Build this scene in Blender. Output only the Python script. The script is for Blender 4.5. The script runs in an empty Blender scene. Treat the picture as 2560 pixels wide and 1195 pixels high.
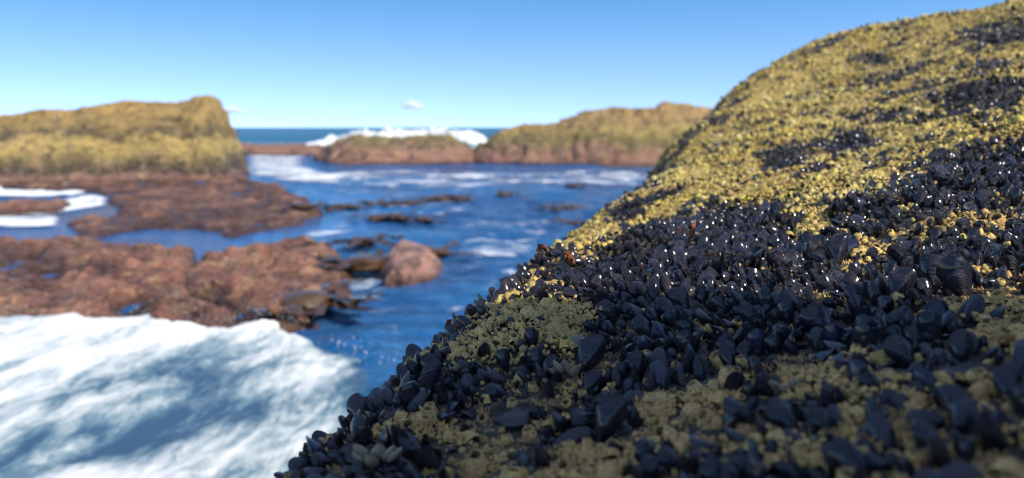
import bpy, math, random
import numpy as np
from mathutils import Vector, Matrix

random.seed(7)
RNG = np.random.default_rng(11)
SC = bpy.context.scene
COL = SC.collection

# ------------------------------------------------------------------ camera
PITCH = math.radians(8.35)
FPX, CX, CY = 1900.0, 1280.0, 597.5          # focal length and centre, in photo pixels
cam_d = bpy.data.cameras.new('camera')
cam_d.sensor_width = 36.0
cam_d.lens = 36.0 * FPX / 2560.0
cam_d.clip_start = 0.02
cam_d.clip_end = 60000.0
cam_d.dof.use_dof = True
cam_d.dof.focus_distance = 0.92
cam_d.dof.aperture_fstop = 4.0
cam = bpy.data.objects.new('camera', cam_d)
cam.rotation_euler = (math.pi / 2 - PITCH, 0, 0)
COL.objects.link(cam)
SC.camera = cam

# ------------------------------------------------------------------ sky, sun, exposure
SUN_EL, SUN_AZ = math.radians(40), math.radians(130)   # azimuth clockwise from +Y (the view direction)
w = bpy.data.worlds.new('World'); SC.world = w; w.use_nodes = True
wn = w.node_tree; wn.nodes.clear()
sky = wn.nodes.new('ShaderNodeTexSky'); sky.sky_type = 'NISHITA'; sky.sun_disc = False
sky.sun_elevation = SUN_EL; sky.sun_rotation = SUN_AZ
sky.altitude = 0; sky.air_density = 1.0; sky.dust_density = 0.0; sky.ozone_density = 3.0
bg = wn.nodes.new('ShaderNodeBackground'); bg.inputs['Strength'].default_value = 0.15
wo = wn.nodes.new('ShaderNodeOutputWorld')
tcw = wn.nodes.new('ShaderNodeTexCoord'); mpw = wn.nodes.new('ShaderNodeMapping')
mpw.inputs['Location'].default_value = (0, 0, 0.20); mpw.inputs['Scale'].default_value = (1, 1, 2.0)
hsv = wn.nodes.new('ShaderNodeHueSaturation'); 
sepw = wn.nodes.new('ShaderNodeSeparateXYZ'); wn.links.new(tcw.outputs['Generated'], sepw.inputs[0])
def sky_range(z0, z1, lo, hi):
    mr = wn.nodes.new('ShaderNodeMapRange')
    for key, val in (('From Min', z0), ('From Max', z1), ('To Min', lo), ('To Max', hi)): mr.inputs[key].default_value = val
    wn.links.new(sepw.outputs['Z'], mr.inputs['Value']); return mr.outputs[0]
for sock, lo, mid, hi in (('Saturation', 0.92, 1.18, 0.82), ('Hue', 0.501, 0.491, 0.508)):   # pale sea air, clear blue, softer zenith
    ad = wn.nodes.new('ShaderNodeMath'); ad.operation = 'ADD'
    wn.links.new(sky_range(0.0, 0.16, lo, mid), ad.inputs[0]); wn.links.new(sky_range(0.16, 0.7, 0.0, hi - mid), ad.inputs[1])
    wn.links.new(ad.outputs[0], hsv.inputs[sock])
wn.links.new(tcw.outputs['Generated'], mpw.inputs[0]); wn.links.new(mpw.outputs[0], sky.inputs[0])
wn.links.new(sky.outputs[0], hsv.inputs['Color']); wn.links.new(hsv.outputs[0], bg.inputs[0]); wn.links.new(bg.outputs[0], wo.inputs[0])
sd = bpy.data.lights.new('sun', 'SUN'); sd.energy = 3.5; sd.angle = math.radians(0.55); sd.color = (1.0, 0.92, 0.79)
sun = bpy.data.objects.new('sun', sd)
SDIR = Vector((math.sin(SUN_AZ) * math.cos(SUN_EL), math.cos(SUN_AZ) * math.cos(SUN_EL), math.sin(SUN_EL)))
sun.rotation_euler = SDIR.to_track_quat('Z', 'Y').to_euler()
sun.location = SDIR * 30
COL.objects.link(sun)
SC.view_settings.view_transform = 'Standard'
SC.view_settings.look = 'None'
SC.view_settings.exposure = 0.95
SC.view_settings.gamma = 1.0
SC.view_settings.use_curve_mapping = False
SC.cycles.use_denoising = True
SC.cycles.filter_width = 1.1
SC.cycles.max_bounces = 6
SC.cycles.transparent_max_bounces = 40
SC.cycles.caustics_reflective = False
SC.cycles.caustics_refractive = False

# ------------------------------------------------------------------ helpers
SEA_Z = -1.6
CP, SP = math.cos(PITCH), math.sin(PITCH)
def unproj(px, py, D):
    u = (px - CX) / FPX * D; v = (CY - py) / FPX * D
    return np.array([u, D * CP + v * SP, v * CP - D * SP])
def ray(px, py):
    return unproj(px, py, 1.0)
def on_plane(px, py, z):
    d = ray(px, py); return d * (z / d[2])
def proj(P):
    P = np.asarray(P)
    D = P[..., 1] * CP - P[..., 2] * SP
    v = P[..., 1] * SP + P[..., 2] * CP
    Ds = np.where(D > 0.02, D, 0.02)
    return CX + P[..., 0] / Ds * FPX, CY - v / Ds * FPX, D

def _hash(ix, iy, iz, seed):
    h = (ix * 374761393 + iy * 668265263 + iz * 2147483647 + seed * 974711) & 0xffffffff
    h = ((h ^ (h >> 13)) * 1274126177) & 0xffffffff
    h = ((h ^ (h >> 16)) * 2246822519) & 0xffffffff
    return ((h ^ (h >> 15)) & 0xffffff) / float(0xffffff) * 2 - 1
def vnoise(x, y, z=None, seed=0):
    x = np.asarray(x, float); y = np.asarray(y, float)
    z = np.zeros_like(x) if z is None else np.asarray(z, float)
    x0 = np.floor(x).astype(np.int64); y0 = np.floor(y).astype(np.int64); z0 = np.floor(z).astype(np.int64)
    fx, fy, fz = x - x0, y - y0, z - z0
    fx = fx * fx * fx * (fx * (fx * 6 - 15) + 10); fy = fy * fy * fy * (fy * (fy * 6 - 15) + 10); fz = fz * fz * (3 - 2 * fz)
    r = 0
    for dx in (0, 1):
        for dy in (0, 1):
            for dz in (0, 1):
                wgt = (fx if dx else 1 - fx) * (fy if dy else 1 - fy) * (fz if dz else 1 - fz)
                r = r + wgt * _hash(x0 + dx, y0 + dy, z0 + dz, seed)
    return r
def fbm(x, y, z=None, octaves=4, seed=0, gain=0.5):
    r = 0; a = 1.0; s = 1.0; t = 0
    x = np.asarray(x, float); y = np.asarray(y, float)
    z = np.zeros_like(x) if z is None else np.asarray(z, float)
    for o in range(octaves):
        r = r + a * vnoise(x * s + 17.3 * o, y * s - 9.1 * o, z * s + 4.7 * o, seed + o); t += a
        a *= gain; s *= 2.03
    return r / t
def sstep(a, b, x):
    t = np.clip((x - a) / (b - a), 0, 1); return t * t * (3 - 2 * t)
def poly_sdf(px, py, poly):
    """signed distance, positive inside"""
    poly = np.asarray(poly, float); n = len(poly)
    d = np.full(px.shape, 1e18); inside = np.zeros(px.shape, bool)
    for i in range(n):
        a = poly[i]; b = poly[(i + 1) % n]; e = b - a
        wx, wy = px - a[0], py - a[1]
        t = np.clip((wx * e[0] + wy * e[1]) / max(e @ e, 1e-12), 0, 1)
        d = np.minimum(d, (wx - e[0] * t) ** 2 + (wy - e[1] * t) ** 2)
        if abs(b[1] - a[1]) > 1e-12:
            c = ((a[1] > py) != (b[1] > py)) & (px < (b[0] - a[0]) * (py - a[1]) / (b[1] - a[1]) + a[0])
            inside ^= c
    d = np.sqrt(d)
    return np.where(inside, d, -d)

def mesh_np(name, V, F, attrs=None, smooth=True):
    """V (n,3); F (m,3) or (m,4) ints"""
    V = np.ascontiguousarray(V, dtype=np.float32); F = np.ascontiguousarray(F, dtype=np.int32)
    me = bpy.data.meshes.new(name)
    k = F.shape[1]
    me.vertices.add(len(V)); me.vertices.foreach_set('co', V.ravel())
    me.loops.add(F.size); me.loops.foreach_set('vertex_index', F.ravel())
    me.polygons.add(len(F)); me.polygons.foreach_set('loop_start', np.arange(0, F.size, k, dtype=np.int32))
    if smooth: me.polygons.foreach_set('use_smooth', np.ones(len(F), bool))
    for an, av in (attrs or {}).items():
        at = me.attributes.new(an, 'FLOAT', 'POINT'); at.data.foreach_set('value', np.ascontiguousarray(av, dtype=np.float32))
    me.update(calc_edges=True); me.validate()
    return me
def add(name, me, mat=None, parent=None, loc=None, rot=None, scale=None):
    if mat is not None and len(me.materials) == 0: me.materials.append(mat)
    o = bpy.data.objects.new(name, me); COL.objects.link(o)
    if parent is not None: o.parent = parent
    if loc is not None: o.location = loc
    if rot is not None: o.rotation_euler = rot
    if scale is not None: o.scale = scale
    return o
def tag(o, label=None, cat=None, group=None, kind=None):
    if label: o['label'] = label
    if cat: o['category'] = cat
    if group: o['group'] = group
    if kind: o['kind'] = kind
    return o
def grid_faces(nu, nv):
    i = np.arange(nu - 1)[:, None] * nv + np.arange(nv - 1)[None, :]
    i = i.ravel()
    return np.stack([i, i + nv, i + nv + 1, i + 1], 1)
def compact(V, F, attrs):
    used = np.unique(F); remap = -np.ones(len(V), np.int64); remap[used] = np.arange(len(used))
    return V[used], remap[F], {k: v[used] for k, v in attrs.items()}

# ------------------------------------------------------------------ material helpers
class NB:
    def __init__(s, name):
        s.m = bpy.data.materials.new(name); s.m.use_nodes = True
        s.t = s.m.node_tree; s.t.nodes.clear()
        s.out = s.t.nodes.new('ShaderNodeOutputMaterial')
    def n(s, typ, **kw):
        nd = s.t.nodes.new(typ)
        for k, v in kw.items():
            if k.startswith('_'): setattr(nd, k[1:], v)
            else:
                key = int(k[1:]) if k[0] == 'i' and k[1:].isdigit() else k.replace('__', ' ')
                s.set(nd.inputs[key], v)
        return nd
    def set(s, sock, v):
        if isinstance(v, bpy.types.NodeSocket): s.t.links.new(v, sock)
        elif isinstance(v, bpy.types.Node): s.t.links.new(v.outputs[0], sock)
        elif isinstance(v, (tuple, list)) and len(v) == 3 and sock.type == 'RGBA': sock.default_value = (*v, 1)
        else: sock.default_value = v
    def attr(s, name): return s.n('ShaderNodeAttribute', _attribute_name=name).outputs['Fac']
    def pos(s): return s.n('ShaderNodeNewGeometry').outputs['Position']
    def noise(s, scale, detail=4, rough=0.55, vec=None, dist=0.0):
        nd = s.n('ShaderNodeTexNoise', Scale=scale, Detail=detail, Roughness=rough, Distortion=dist)
        s.set(nd.inputs['Vector'], vec if vec is not None else s.pos()); return nd.outputs['Fac']
    def mapping(s, vec, scale=(1, 1, 1), rot=(0, 0, 0)):
        nd = s.n('ShaderNodeMapping'); s.set(nd.inputs['Vector'], vec)
        nd.inputs['Scale'].default_value = scale; nd.inputs['Rotation'].default_value = rot; return nd.outputs[0]
    def ramp(s, fac, stops, interp='LINEAR'):
        nd = s.n('ShaderNodeValToRGB'); s.set(nd.inputs[0], fac); cr = nd.color_ramp; cr.interpolation = interp
        while len(cr.elements) < len(stops): cr.elements.new(0.5)
        for e, (p, c) in zip(cr.elements, stops):
            e.position = p; e.color = (c, c, c, 1) if isinstance(c, (int, float)) else (*c, 1)
        return nd.outputs[0]
    def mix(s, fac, a, b):
        nd = s.n('ShaderNodeMix', _data_type='RGBA'); s.set(nd.inputs[0], fac); s.set(nd.inputs[6], a); s.set(nd.inputs[7], b); return nd.outputs[2]
    def math(s, op, a, b=0.0, clamp=False):
        nd = s.n('ShaderNodeMath', _operation=op); nd.use_clamp = clamp; s.set(nd.inputs[0], a); s.set(nd.inputs[1], b); return nd.outputs[0]
    def bump(s, h, strength=0.5, dist=0.01):
        return s.n('ShaderNodeBump', Height=h, Strength=strength, Distance=dist).outputs[0]
    def bsdf(s, color, rough=0.6, normal=None, **kw):
        p = s.n('ShaderNodeBsdfPrincipled'); s.set(p.inputs['Base Color'], color); s.set(p.inputs['Roughness'], rough)
        if normal is not None: s.set(p.inputs['Normal'], normal)
        for k, v in kw.items(): s.set(p.inputs[k.replace('__', ' ')], v)
        return p.outputs[0]
    def done(s, sh): s.set(s.out.inputs['Surface'], sh); return s.m

def mat_mussel():
    b = NB('mussel_shell')
    rnd = b.math('FRACT', b.math('ADD', b.attr('rnd'), b.n('ShaderNodeObjectInfo').outputs['Random']))
    g = b.attr('growth'); lat = b.attr('lateral')
    vec = b.n('ShaderNodeTexCoord').outputs['Object']
    wob = b.noise(60, 3, 0.6, vec)
    ph = b.math('ADD', b.math('MULTIPLY', g, 9.0), b.math('MULTIPLY', wob, 1.1))
    ring1 = b.n('ShaderNodeTexNoise', _noise_dimensions='2D', Scale=1.0, Detail=3.0, Roughness=0.7)
    cmb = b.n('ShaderNodeCombineXYZ', X=b.math('MULTIPLY', ph, 2.6), Y=b.math('MULTIPLY', rnd, 37.0)); b.set(ring1.inputs['Vector'], cmb)
    rings = ring1.outputs['Fac']
    base = b.ramp(rnd, [(0.0, (0.003, 0.005, 0.014)), (0.45, (0.004, 0.005, 0.014)), (0.72, (0.008, 0.007, 0.020)), (0.86, (0.028, 0.017, 0.020)), (1.0, (0.008, 0.018, 0.055))])
    band = b.ramp(rings, [(0.50, 0.0), (0.62, 1.0)])
    wear = b.math('MULTIPLY', band, b.ramp(b.noise(28, 4, 0.7, vec), [(0.5, 0.0), (0.72, 0.55)]))
    worn = b.mix(b.ramp(rnd, [(0.3, 0.0), (0.7, 1.0)]), (0.075, 0.06, 0.07), (0.10, 0.085, 0.055))
    col = b.mix(wear, base, worn)
    umbo = b.math('MULTIPLY', b.ramp(g, [(0.05, 1.0), (0.3, 0.0)]), b.ramp(b.noise(90, 3, 0.6, vec), [(0.42, 0.0), (0.6, 0.7)]))
    col = b.mix(umbo, col, (0.12, 0.12, 0.19))
    h = b.math('ADD', b.math('MULTIPLY', rings, 1.0), b.math('MULTIPLY', b.noise(300, 3, 0.6, vec), 0.25))
    line = b.math('MULTIPLY', b.ramp(rings, [(0.52, 0.0), (0.56, 1.0), (0.61, 0.0)]), b.ramp(b.noise(45, 2, 0.5, vec), [(0.35, 0.1), (0.65, 0.8)]))
    col = b.mix(line, col, (0.10, 0.09, 0.10))
    nm = b.bump(h, 1.0, 0.0038)
    rough = b.ramp(b.noise(40, 3, 0.6, vec), [(0.3, 0.22), (0.7, 0.38)])
    return b.done(b.bsdf(col, rough, nm, Specular__IOR__Level=0.3, Coat__Weight=0.7, Coat__Roughness=0.15))

def mat_barnacle():
    b = NB('barnacle_shell')
    rnd = b.attr('rnd'); inn = b.attr('inner')
    oi = b.n('ShaderNodeObjectInfo').outputs['Random']
    r2 = b.math('FRACT', b.math('ADD', rnd, oi))
    p = b.pos()
    big = b.noise(2.2, 3, 0.5, p)
    c1 = b.ramp(r2, [(0.0, (0.55, 0.44, 0.08)), (0.30, (0.68, 0.57, 0.13)), (0.5, (0.36, 0.23, 0.07)), (0.68, (0.58, 0.44, 0.11)), (0.85, (0.76, 0.61, 0.30)), (1.0, (0.30, 0.20, 0.065))])
    mott = b.noise(38, 3, 0.6, p)
    c1 = b.mix(b.ramp(mott, [(0.34, 0.75), (0.5, 0.0)]), c1, (0.17, 0.115, 0.035))
    yy = b.math('MULTIPLY', b.n('ShaderNodeSeparateXYZ', Vector=p).outputs['Y'], 0.5)      # low tube barnacles: cream, warmed and brightened to offset shade; yellow crust higher up
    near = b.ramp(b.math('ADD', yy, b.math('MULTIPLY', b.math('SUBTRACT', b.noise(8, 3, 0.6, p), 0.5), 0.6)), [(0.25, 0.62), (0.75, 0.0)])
    c2 = b.mix(b.ramp(big, [(0.48, 0.0), (0.64, 0.5)]), c1, (0.76, 0.64, 0.24))
    c2 = b.mix(b.ramp(b.noise(5.5, 4, 0.65, p), [(0.34, 0.6), (0.46, 0.0)]), c2, (0.30, 0.205, 0.065))
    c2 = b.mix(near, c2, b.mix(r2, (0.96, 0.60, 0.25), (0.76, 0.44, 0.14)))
    fine = b.noise(420, 4, 0.65, p)
    c3 = b.mix(b.ramp(fine, [(0.35, 0.7), (0.58, 0.0)]), c2, (0.13, 0.075, 0.03))
    green = b.math('MULTIPLY', b.ramp(b.noise(7, 3, 0.6, p), [(0.56, 0.0), (0.7, 0.6)]), 1.0)
    c3 = b.mix(green, c3, (0.22, 0.145, 0.05))
    c4 = b.mix(inn, c3, (0.035, 0.026, 0.02))
    nm = b.bump(fine, 0.7, 0.002)
    return b.done(b.bsdf(c4, 0.72, nm, Specular__IOR__Level=0.3))

def mat_tuft():
    b = NB('coralline_tuft')
    rnd = b.attr('rnd'); tip = b.attr('inner')
    c = b.mix(tip, (0.14, 0.11, 0.035), b.mix(rnd, (0.86, 0.54, 0.22), (0.62, 0.37, 0.12)))
    return b.done(b.bsdf(c, 0.75))

def mat_mussel_rock():
    b = NB('crusted_rock')
    p = b.pos()
    n1 = b.noise(9, 5, 0.6, p); n2 = b.noise(55, 5, 0.65, p); n3 = b.noise(260, 4, 0.65, p)
    stone = b.ramp(n2, [(0.3, (0.022, 0.020, 0.020)), (0.5, (0.06, 0.052, 0.042)), (0.62, (0.15, 0.13, 0.10)), (0.75, (0.09, 0.09, 0.045))])
    crust = b.ramp(n3, [(0.28, (0.10, 0.07, 0.025)), (0.5, (0.34, 0.235, 0.07)), (0.7, (0.56, 0.41, 0.14))])
    cr = b.attr('crust')
    f = b.math('ADD', cr, b.math('MULTIPLY', b.math('SUBTRACT', n2, 0.5), 1.4), True)
    c = b.mix(b.ramp(f, [(0.35, 0.0), (0.6, 1.0)]), stone, crust)
    c = b.mix(b.ramp(n1, [(0.58, 0.0), (0.72, 0.4)]), c, (0.11, 0.11, 0.04))
    c = b.mix(b.ramp(n3, [(0.36, 0.85), (0.48, 0.0)]), c, (0.02, 0.017, 0.014))
    h = b.math('ADD', b.math('MULTIPLY', n3, 0.5), n2)
    return b.done(b.bsdf(c, 0.8, b.bump(h, 0.9, 0.008), Specular__IOR__Level=0.3))

def mat_shore_rock(name, zones):
    """zones: list of (z, colour) from low to high - the intertidal belts"""
    b = NB(name)
    p = b.pos(); z = b.n('ShaderNodeSeparateXYZ', Vector=p).outputs['Z']
    n1 = b.noise(0.9, 5, 0.6, p, 0.6); n2 = b.noise(4.5, 5, 0.65, p); n3 = b.noise(16, 4, 0.65, p)
    zz = b.math('ADD', z, b.math('MULTIPLY', b.math('SUBTRACT', b.noise(0.45, 4, 0.6, p, 0.4), 0.5), 1.0))
    zz = b.math('ADD', zz, b.math('MULTIPLY', b.math('SUBTRACT', n1, 0.5), 0.6))
    zz = b.math('ADD', zz, b.math('MULTIPLY', b.math('SUBTRACT', n2, 0.5), 0.35))
    lo, hi = zones[0][0], zones[-1][0]
    t = b.math('DIVIDE', b.math('SUBTRACT', zz, lo), hi - lo, True)
    col = b.ramp(t, [((q - lo) / (hi - lo), c) for q, c in zones])
    bl = b.noise(1.9, 4, 0.6, p, 0.7)
    col = b.mix(b.ramp(bl, [(0.53, 0.0), (0.66, 0.6)]), col, (0.42, 0.27, 0.15))
    col = b.mix(b.ramp(bl, [(0.34, 0.8), (0.46, 0.0)]), col, (0.085, 0.06, 0.038))
    nd = b.noise(1.25, 5, 0.68, b.mapping(p, (0.75, 0.75, 3.6)), 0.9)
    nm = b.noise(6.0, 4, 0.7, b.mapping(p, (1.0, 1.0, 1.6)), 0.4)
    dark = b.mix(0.82, col, (0.022, 0.017, 0.017))
    light = b.mix(0.5, col, (0.52, 0.38, 0.20))
    col = b.mix(b.ramp(n3, [(0.36, 0.8), (0.48, 0.0)]), col, dark)
    col = b.mix(b.ramp(nm, [(0.54, 0.0), (0.66, 0.85)]), col, light)
    col = b.mix(b.ramp(nm, [(0.30, 0.8), (0.42, 0.0)]), col, dark)
    col = b.mix(b.ramp(nd, [(0.36, 0.75), (0.47, 0.0)]), col, dark)
    wz = b.math('ADD', b.math('MULTIPLY', b.math('ADD', z, 1.60), -9.0), b.math('ADD', 1.0, b.math('MULTIPLY', n2, 0.8)), True)
    col = b.mix(b.math('MULTIPLY', wz, 0.65), col, (0.03, 0.018, 0.014))
    rough = b.mix(wz, b.ramp(n2, [(0.3, 0.30), (0.6, 0.75)]), (0.12, 0.12, 0.12))
    return b.done(b.bsdf(col, rough, b.bump(b.math('ADD', b.math('MULTIPLY', n3, 0.6), b.math('ADD', n2, nm)), 0.9, 0.15), Specular__IOR__Level=0.4))

def mat_sea():
    b = NB('sea_water')
    p = b.pos()
    n = b.noise(0.35, 3, 0.5, p); nn = b.noise(3.0, 6, 0.68, b.mapping(p, (0.5, 1.4, 1)), 0.6)
    y = b.n('ShaderNodeSeparateXYZ', Vector=p).outputs['Y']
    deep = b.mix(b.ramp(n, [(0.35, 0.0), (0.65, 1.0)]), (0.010, 0.07, 0.23), (0.018, 0.14, 0.36))
    far = b.math('DIVIDE', b.math('SUBTRACT', y, 25.0), 60.0, True)
    col = b.mix(far, deep, (0.003, 0.085, 0.16))
    bs = b.math('SUBTRACT', 0.9, b.math('MULTIPLY', b.attr('calm'), 0.85))
    wet = b.bsdf(col, 0.10, b.bump(nn, bs, 0.34), IOR=1.33)
    mx = b.n('ShaderNodeMixShader'); b.set(mx.inputs[0], b.math('MULTIPLY', far, 0.65)); b.set(mx.inputs[1], wet)
    b.set(mx.inputs[2], b.n('ShaderNodeBsdfDiffuse', Color=col)); return b.done(mx.outputs[0])

def mat_foam():
    b = NB('foam')
    p = b.pos(); d = b.attr('dens')
    st = b.noise(3.0, 6, 0.66, b.mapping(p, (1.7, 0.5, 1), (0, 0, 0.45)), 0.9)
    fi = b.noise(13, 5, 0.66, b.mapping(p, (1.4, 0.7, 1), (0, 0, 0.45)), 0.5)
    v = b.math('ADD', d, b.math('MULTIPLY', b.math('SUBTRACT', st, 0.5), 1.5))
    v = b.math('ADD', v, b.math('MULTIPLY', b.math('SUBTRACT', fi, 0.5), 0.7))
    col = b.ramp(v, [(0.12, (0.035, 0.085, 0.15)), (0.36, (0.12, 0.20, 0.25)), (0.60, (0.38, 0.44, 0.45)), (0.92, (0.70, 0.71, 0.70))])
    alpha = b.ramp(b.math('ADD', v, b.attr('body')), [(0.06, 0.0), (0.32, 1.0)])
    sh = b.bsdf(col, 0.55, b.bump(b.math('ADD', st, b.math('MULTIPLY', fi, 0.4)), 0.15, 0.02), Specular__IOR__Level=0.3)
    tr = b.n('ShaderNodeBsdfTransparent')
    mx = b.n('ShaderNodeMixShader'); b.set(mx.inputs[0], alpha); b.set(mx.inputs[1], tr); b.set(mx.inputs[2], sh)
    return b.done(mx.outputs[0])

def mat_streak():
    b = NB('foam_streak')
    p = b.pos(); d = b.attr('dens')
    st = b.noise(2.4, 6, 0.68, b.mapping(p, (0.6, 1.5, 1), (0, 0, 0.1)), 1.0)
    v = b.math('ADD', d, b.math('MULTIPLY', b.math('SUBTRACT', st, 0.5), 2.2))
    alpha = b.ramp(v, [(0.42, 0.0), (0.95, 0.92)])
    sh = b.bsdf((0.80, 0.84, 0.86), 0.6, Specular__IOR__Level=0.3)
    tr = b.n('ShaderNodeBsdfTransparent')
    mx = b.n('ShaderNodeMixShader'); b.set(mx.inputs[0], alpha); b.set(mx.inputs[1], tr); b.set(mx.inputs[2], sh)
    return b.done(mx.outputs[0])

def mat_simple(name, c1, c2, scale, rough=0.6, bumpd=0.002, **kw):
    b = NB(name); v = b.n('ShaderNodeTexCoord').outputs['Object']
    n = b.noise(scale, 5, 0.62, v)
    return b.done(b.bsdf(b.mix(b.ramp(n, [(0.35, 0.0), (0.65, 1.0)]), c1, c2), rough, b.bump(n, 0.6, bumpd), **kw))

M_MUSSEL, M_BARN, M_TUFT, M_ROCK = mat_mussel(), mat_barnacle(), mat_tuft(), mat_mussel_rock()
M_SEA, M_FOAM, M_STREAK = mat_sea(), mat_foam(), mat_streak()
OCHRE, PALE, PINK, RED = (0.44, 0.285, 0.08), (0.52, 0.37, 0.115), (0.28, 0.155, 0.12), (0.27, 0.13, 0.095)
M_BIG = mat_shore_rock('banded_rock', [(-1.75, PINK), (-1.42, PINK), (-1.28, (0.05, 0.04, 0.035)), (-1.05, (0.14, 0.10, 0.05)), (-0.85, (0.28, 0.21, 0.085)), (-0.62, PALE), (-0.36, PALE), (-0.24, (0.15, 0.115, 0.055)), (-0.14, (0.20, 0.145, 0.06)), (0.02, (0.34, 0.235, 0.07)), (0.45, OCHRE), (1.2, (0.46, 0.295, 0.085))])
M_FARROCK = mat_shore_rock('far_rock', [(-1.7, RED), (-1.2, (0.33, 0.17, 0.125)), (-0.85, (0.27, 0.165, 0.095)), (-0.6, (0.19, 0.155, 0.05)), (-0.15, (0.38, 0.28, 0.085)), (0.25, (0.38, 0.25, 0.085)), (1.2, (0.50, 0.32, 0.11))])
M_LEDGE = mat_shore_rock('red_ledge', [(-1.75, (0.09, 0.04, 0.03)), (-1.5, (0.25, 0.105, 0.07)), (-1.3, (0.33, 0.155, 0.105)), (-1.05, (0.38, 0.20, 0.14))])
M_BOULDER = mat_shore_rock('pink_boulder', [(-1.7, (0.12, 0.05, 0.04)), (-1.5, (0.40, 0.20, 0.15)), (-1.2, (0.46, 0.25, 0.19))])
M_KELP = mat_simple('kelp', (0.030, 0.016, 0.008), (0.10, 0.05, 0.015), 14, 0.08, 0.01)
M_REDWEED = mat_simple('red_seaweed', (0.10, 0.025, 0.010), (0.22, 0.07, 0.02), 80, 0.25, 0.001)
M_CAP = mat_simple('gooseneck_plate', (0.24, 0.19, 0.115), (0.36, 0.29, 0.19), 130, 0.5, 0.0008)
M_STALK = mat_simple('gooseneck_stalk', (0.10, 0.075, 0.04), (0.16, 0.12, 0.06), 200, 0.6, 0.001)

# ------------------------------------------------------------------ sea
def calm(x, y):
    """sheltered pools behind the ledges"""
    return sstep(-1.9, -2.9, x) * sstep(6.6, 7.4, y) * sstep(19.0, 16.0, y)
def waves(x, y):
    r = np.hypot(x, y)
    h = 0.07 * fbm(x * 0.55 + 3, y * 0.9, None, 3, 3) + 0.085 * fbm(x * 1.9, y * 3.1, None, 2, 5) * np.clip(1 - r / 40, 0, 1)
    h = h + 0.03 * (1 - np.abs(fbm(x * 4.2, y * 6.3, None, 2, 9))) * np.clip(1 - r / 22, 0, 1)
    far = np.clip((r - 45) / 60, 0, 1)
    h = h + far * 0.35 * fbm(x * 0.03, y * 0.11, None, 2, 21) * np.clip(1 - r / 1500, 0, 1)
    return h * (1 - 0.85 * calm(x, y))
def build_sea():
    rr = np.concatenate([np.geomspace(0.9, 60, 380), np.geomspace(62, 30000, 70)])
    aa = np.radians(np.linspace(-75, 75, 380))
    R, A = np.meshgrid(rr, aa, indexing='ij')
    x, y = R * np.sin(A), R * np.cos(A)
    V = np.stack([x, y, SEA_Z + waves(x, y)], -1).reshape(-1, 3)
    F = grid_faces(*R.shape)[:, ::-1]
    o = add('sea', mesh_np('sea', V, F, {'calm': calm(x, y).ravel()}), M_SEA)
    tag(o, 'deep blue rippled sea water reaching to the horizon', kind='structure')
build_sea()

# ------------------------------------------------------------------ background rocks
def px_poly(pts, z):
    return np.array([on_plane(px, py, z)[:2] for px, py in pts])
def shore_rock(name, poly, top, edge, res, mat, label, amp=0.12, fine=0.05, seed=0, zlow=-2.0, pw=0.6, kind=None, strata=0.0, grain=0.06):
    poly = np.asarray(poly); lo = poly.min(0) - 0.4; hi = poly.max(0) + 0.4
    nx = int((hi[0] - lo[0]) / res) + 2; ny = int((hi[1] - lo[1]) / res) + 2
    X, Y = np.meshgrid(np.linspace(lo[0], hi[0], nx), np.linspace(lo[1], hi[1], ny), indexing='ij')
    s = poly_sdf(X, Y, poly) + amp * 1.6 * fbm(X / (edge * 2.2), Y / (edge * 2.2), None, 3, seed) * edge
    t = np.clip((s + 0.12) / edge, 0, 1)
    prof = 1 - (1 - t) ** 2.2
    zt = top(X, Y) if callable(top) else np.full(X.shape, top)
    Z = zlow + (zt - zlow) * prof ** pw
    k = np.clip(prof * 2, 0, 1)
    Z = Z + k * (amp * fbm(X * 0.9 / max(edge, 0.3), Y * 0.9 / max(edge, 0.3), None, 4, seed + 3)
                 + fine * fbm(X * 3.1, Y * 3.1, None, 3, seed + 8) - fine * 1.3 * np.abs(fbm(X * 1.7, Y * 1.7, None, 3, seed + 12)))
    V = np.stack([X, Y, Z], -1)
    gx, gy = np.gradient(Z, X[:, 0], Y[0], edge_order=1)
    N = np.stack([-gx, -gy, np.ones_like(Z)], -1); N /= np.linalg.norm(N, axis=-1, keepdims=True)
    d = grain * 1.5 * fbm(X * 2.6, Y * 2.6, Z * 2.6, 4, seed + 20, 0.5) - grain * 1.4 * (1 - np.abs(fbm(X * 1.3, Y * 1.3, Z * 2.0, 4, seed + 25, 0.6)) * 3).clip(0, 1)
    if strata: d = d + strata * vnoise(X * 0.25 + 0.3 * fbm(X, Y, Z, 2, 4), Y * 0.25, Z * 3.2, seed + 31)
    V = V + N * (d * k)[..., None]
    F = grid_faces(nx, ny)
    ok = (s.ravel()[F] > -0.3).any(1)
    V2, F2, _ = compact(V.reshape(-1, 3), F[ok], {})
    o = add(name, mesh_np(name, V2, F2), mat)
    return tag(o, label, 'rock', kind=kind)

def interp_top(pts, D, slope=0.0, y0=0.0):
    xs = np.array([(p - CX) / FPX * D for p, _ in pts]); zs = np.array([unproj(p, q, D)[2] for p, q in pts])
    return lambda X, Y: np.interp(X * D / np.maximum(Y, 1), xs, zs) + slope * np.minimum(Y - y0, 0)

big_poly = [(-24, 23.2), (-16.5, 20.6), (-12.5, 21.8), (-10.2, 22.2), (-9.15, 22.4), (-8.95, 23.6), (-9.3, 26.8), (-10.5, 29), (-16, 30), (-24, 30)]
shore_rock('sea_rock', big_poly,
           interp_top([(-700, 300), (-200, 300), (0, 290), (100, 274), (180, 268), (230, 262), (340, 255), (400, 258), (455, 264), (500, 244), (530, 238), (552, 246), (575, 280), (600, 330)], 24.6, 0.32, 24.8),
           0.85, 0.07, M_BIG, 'long ochre and yellow banded rock standing above the red ledge', 0.08, 0.05, 2, strata=0.14, pw=0.8, grain=0.07)

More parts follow.
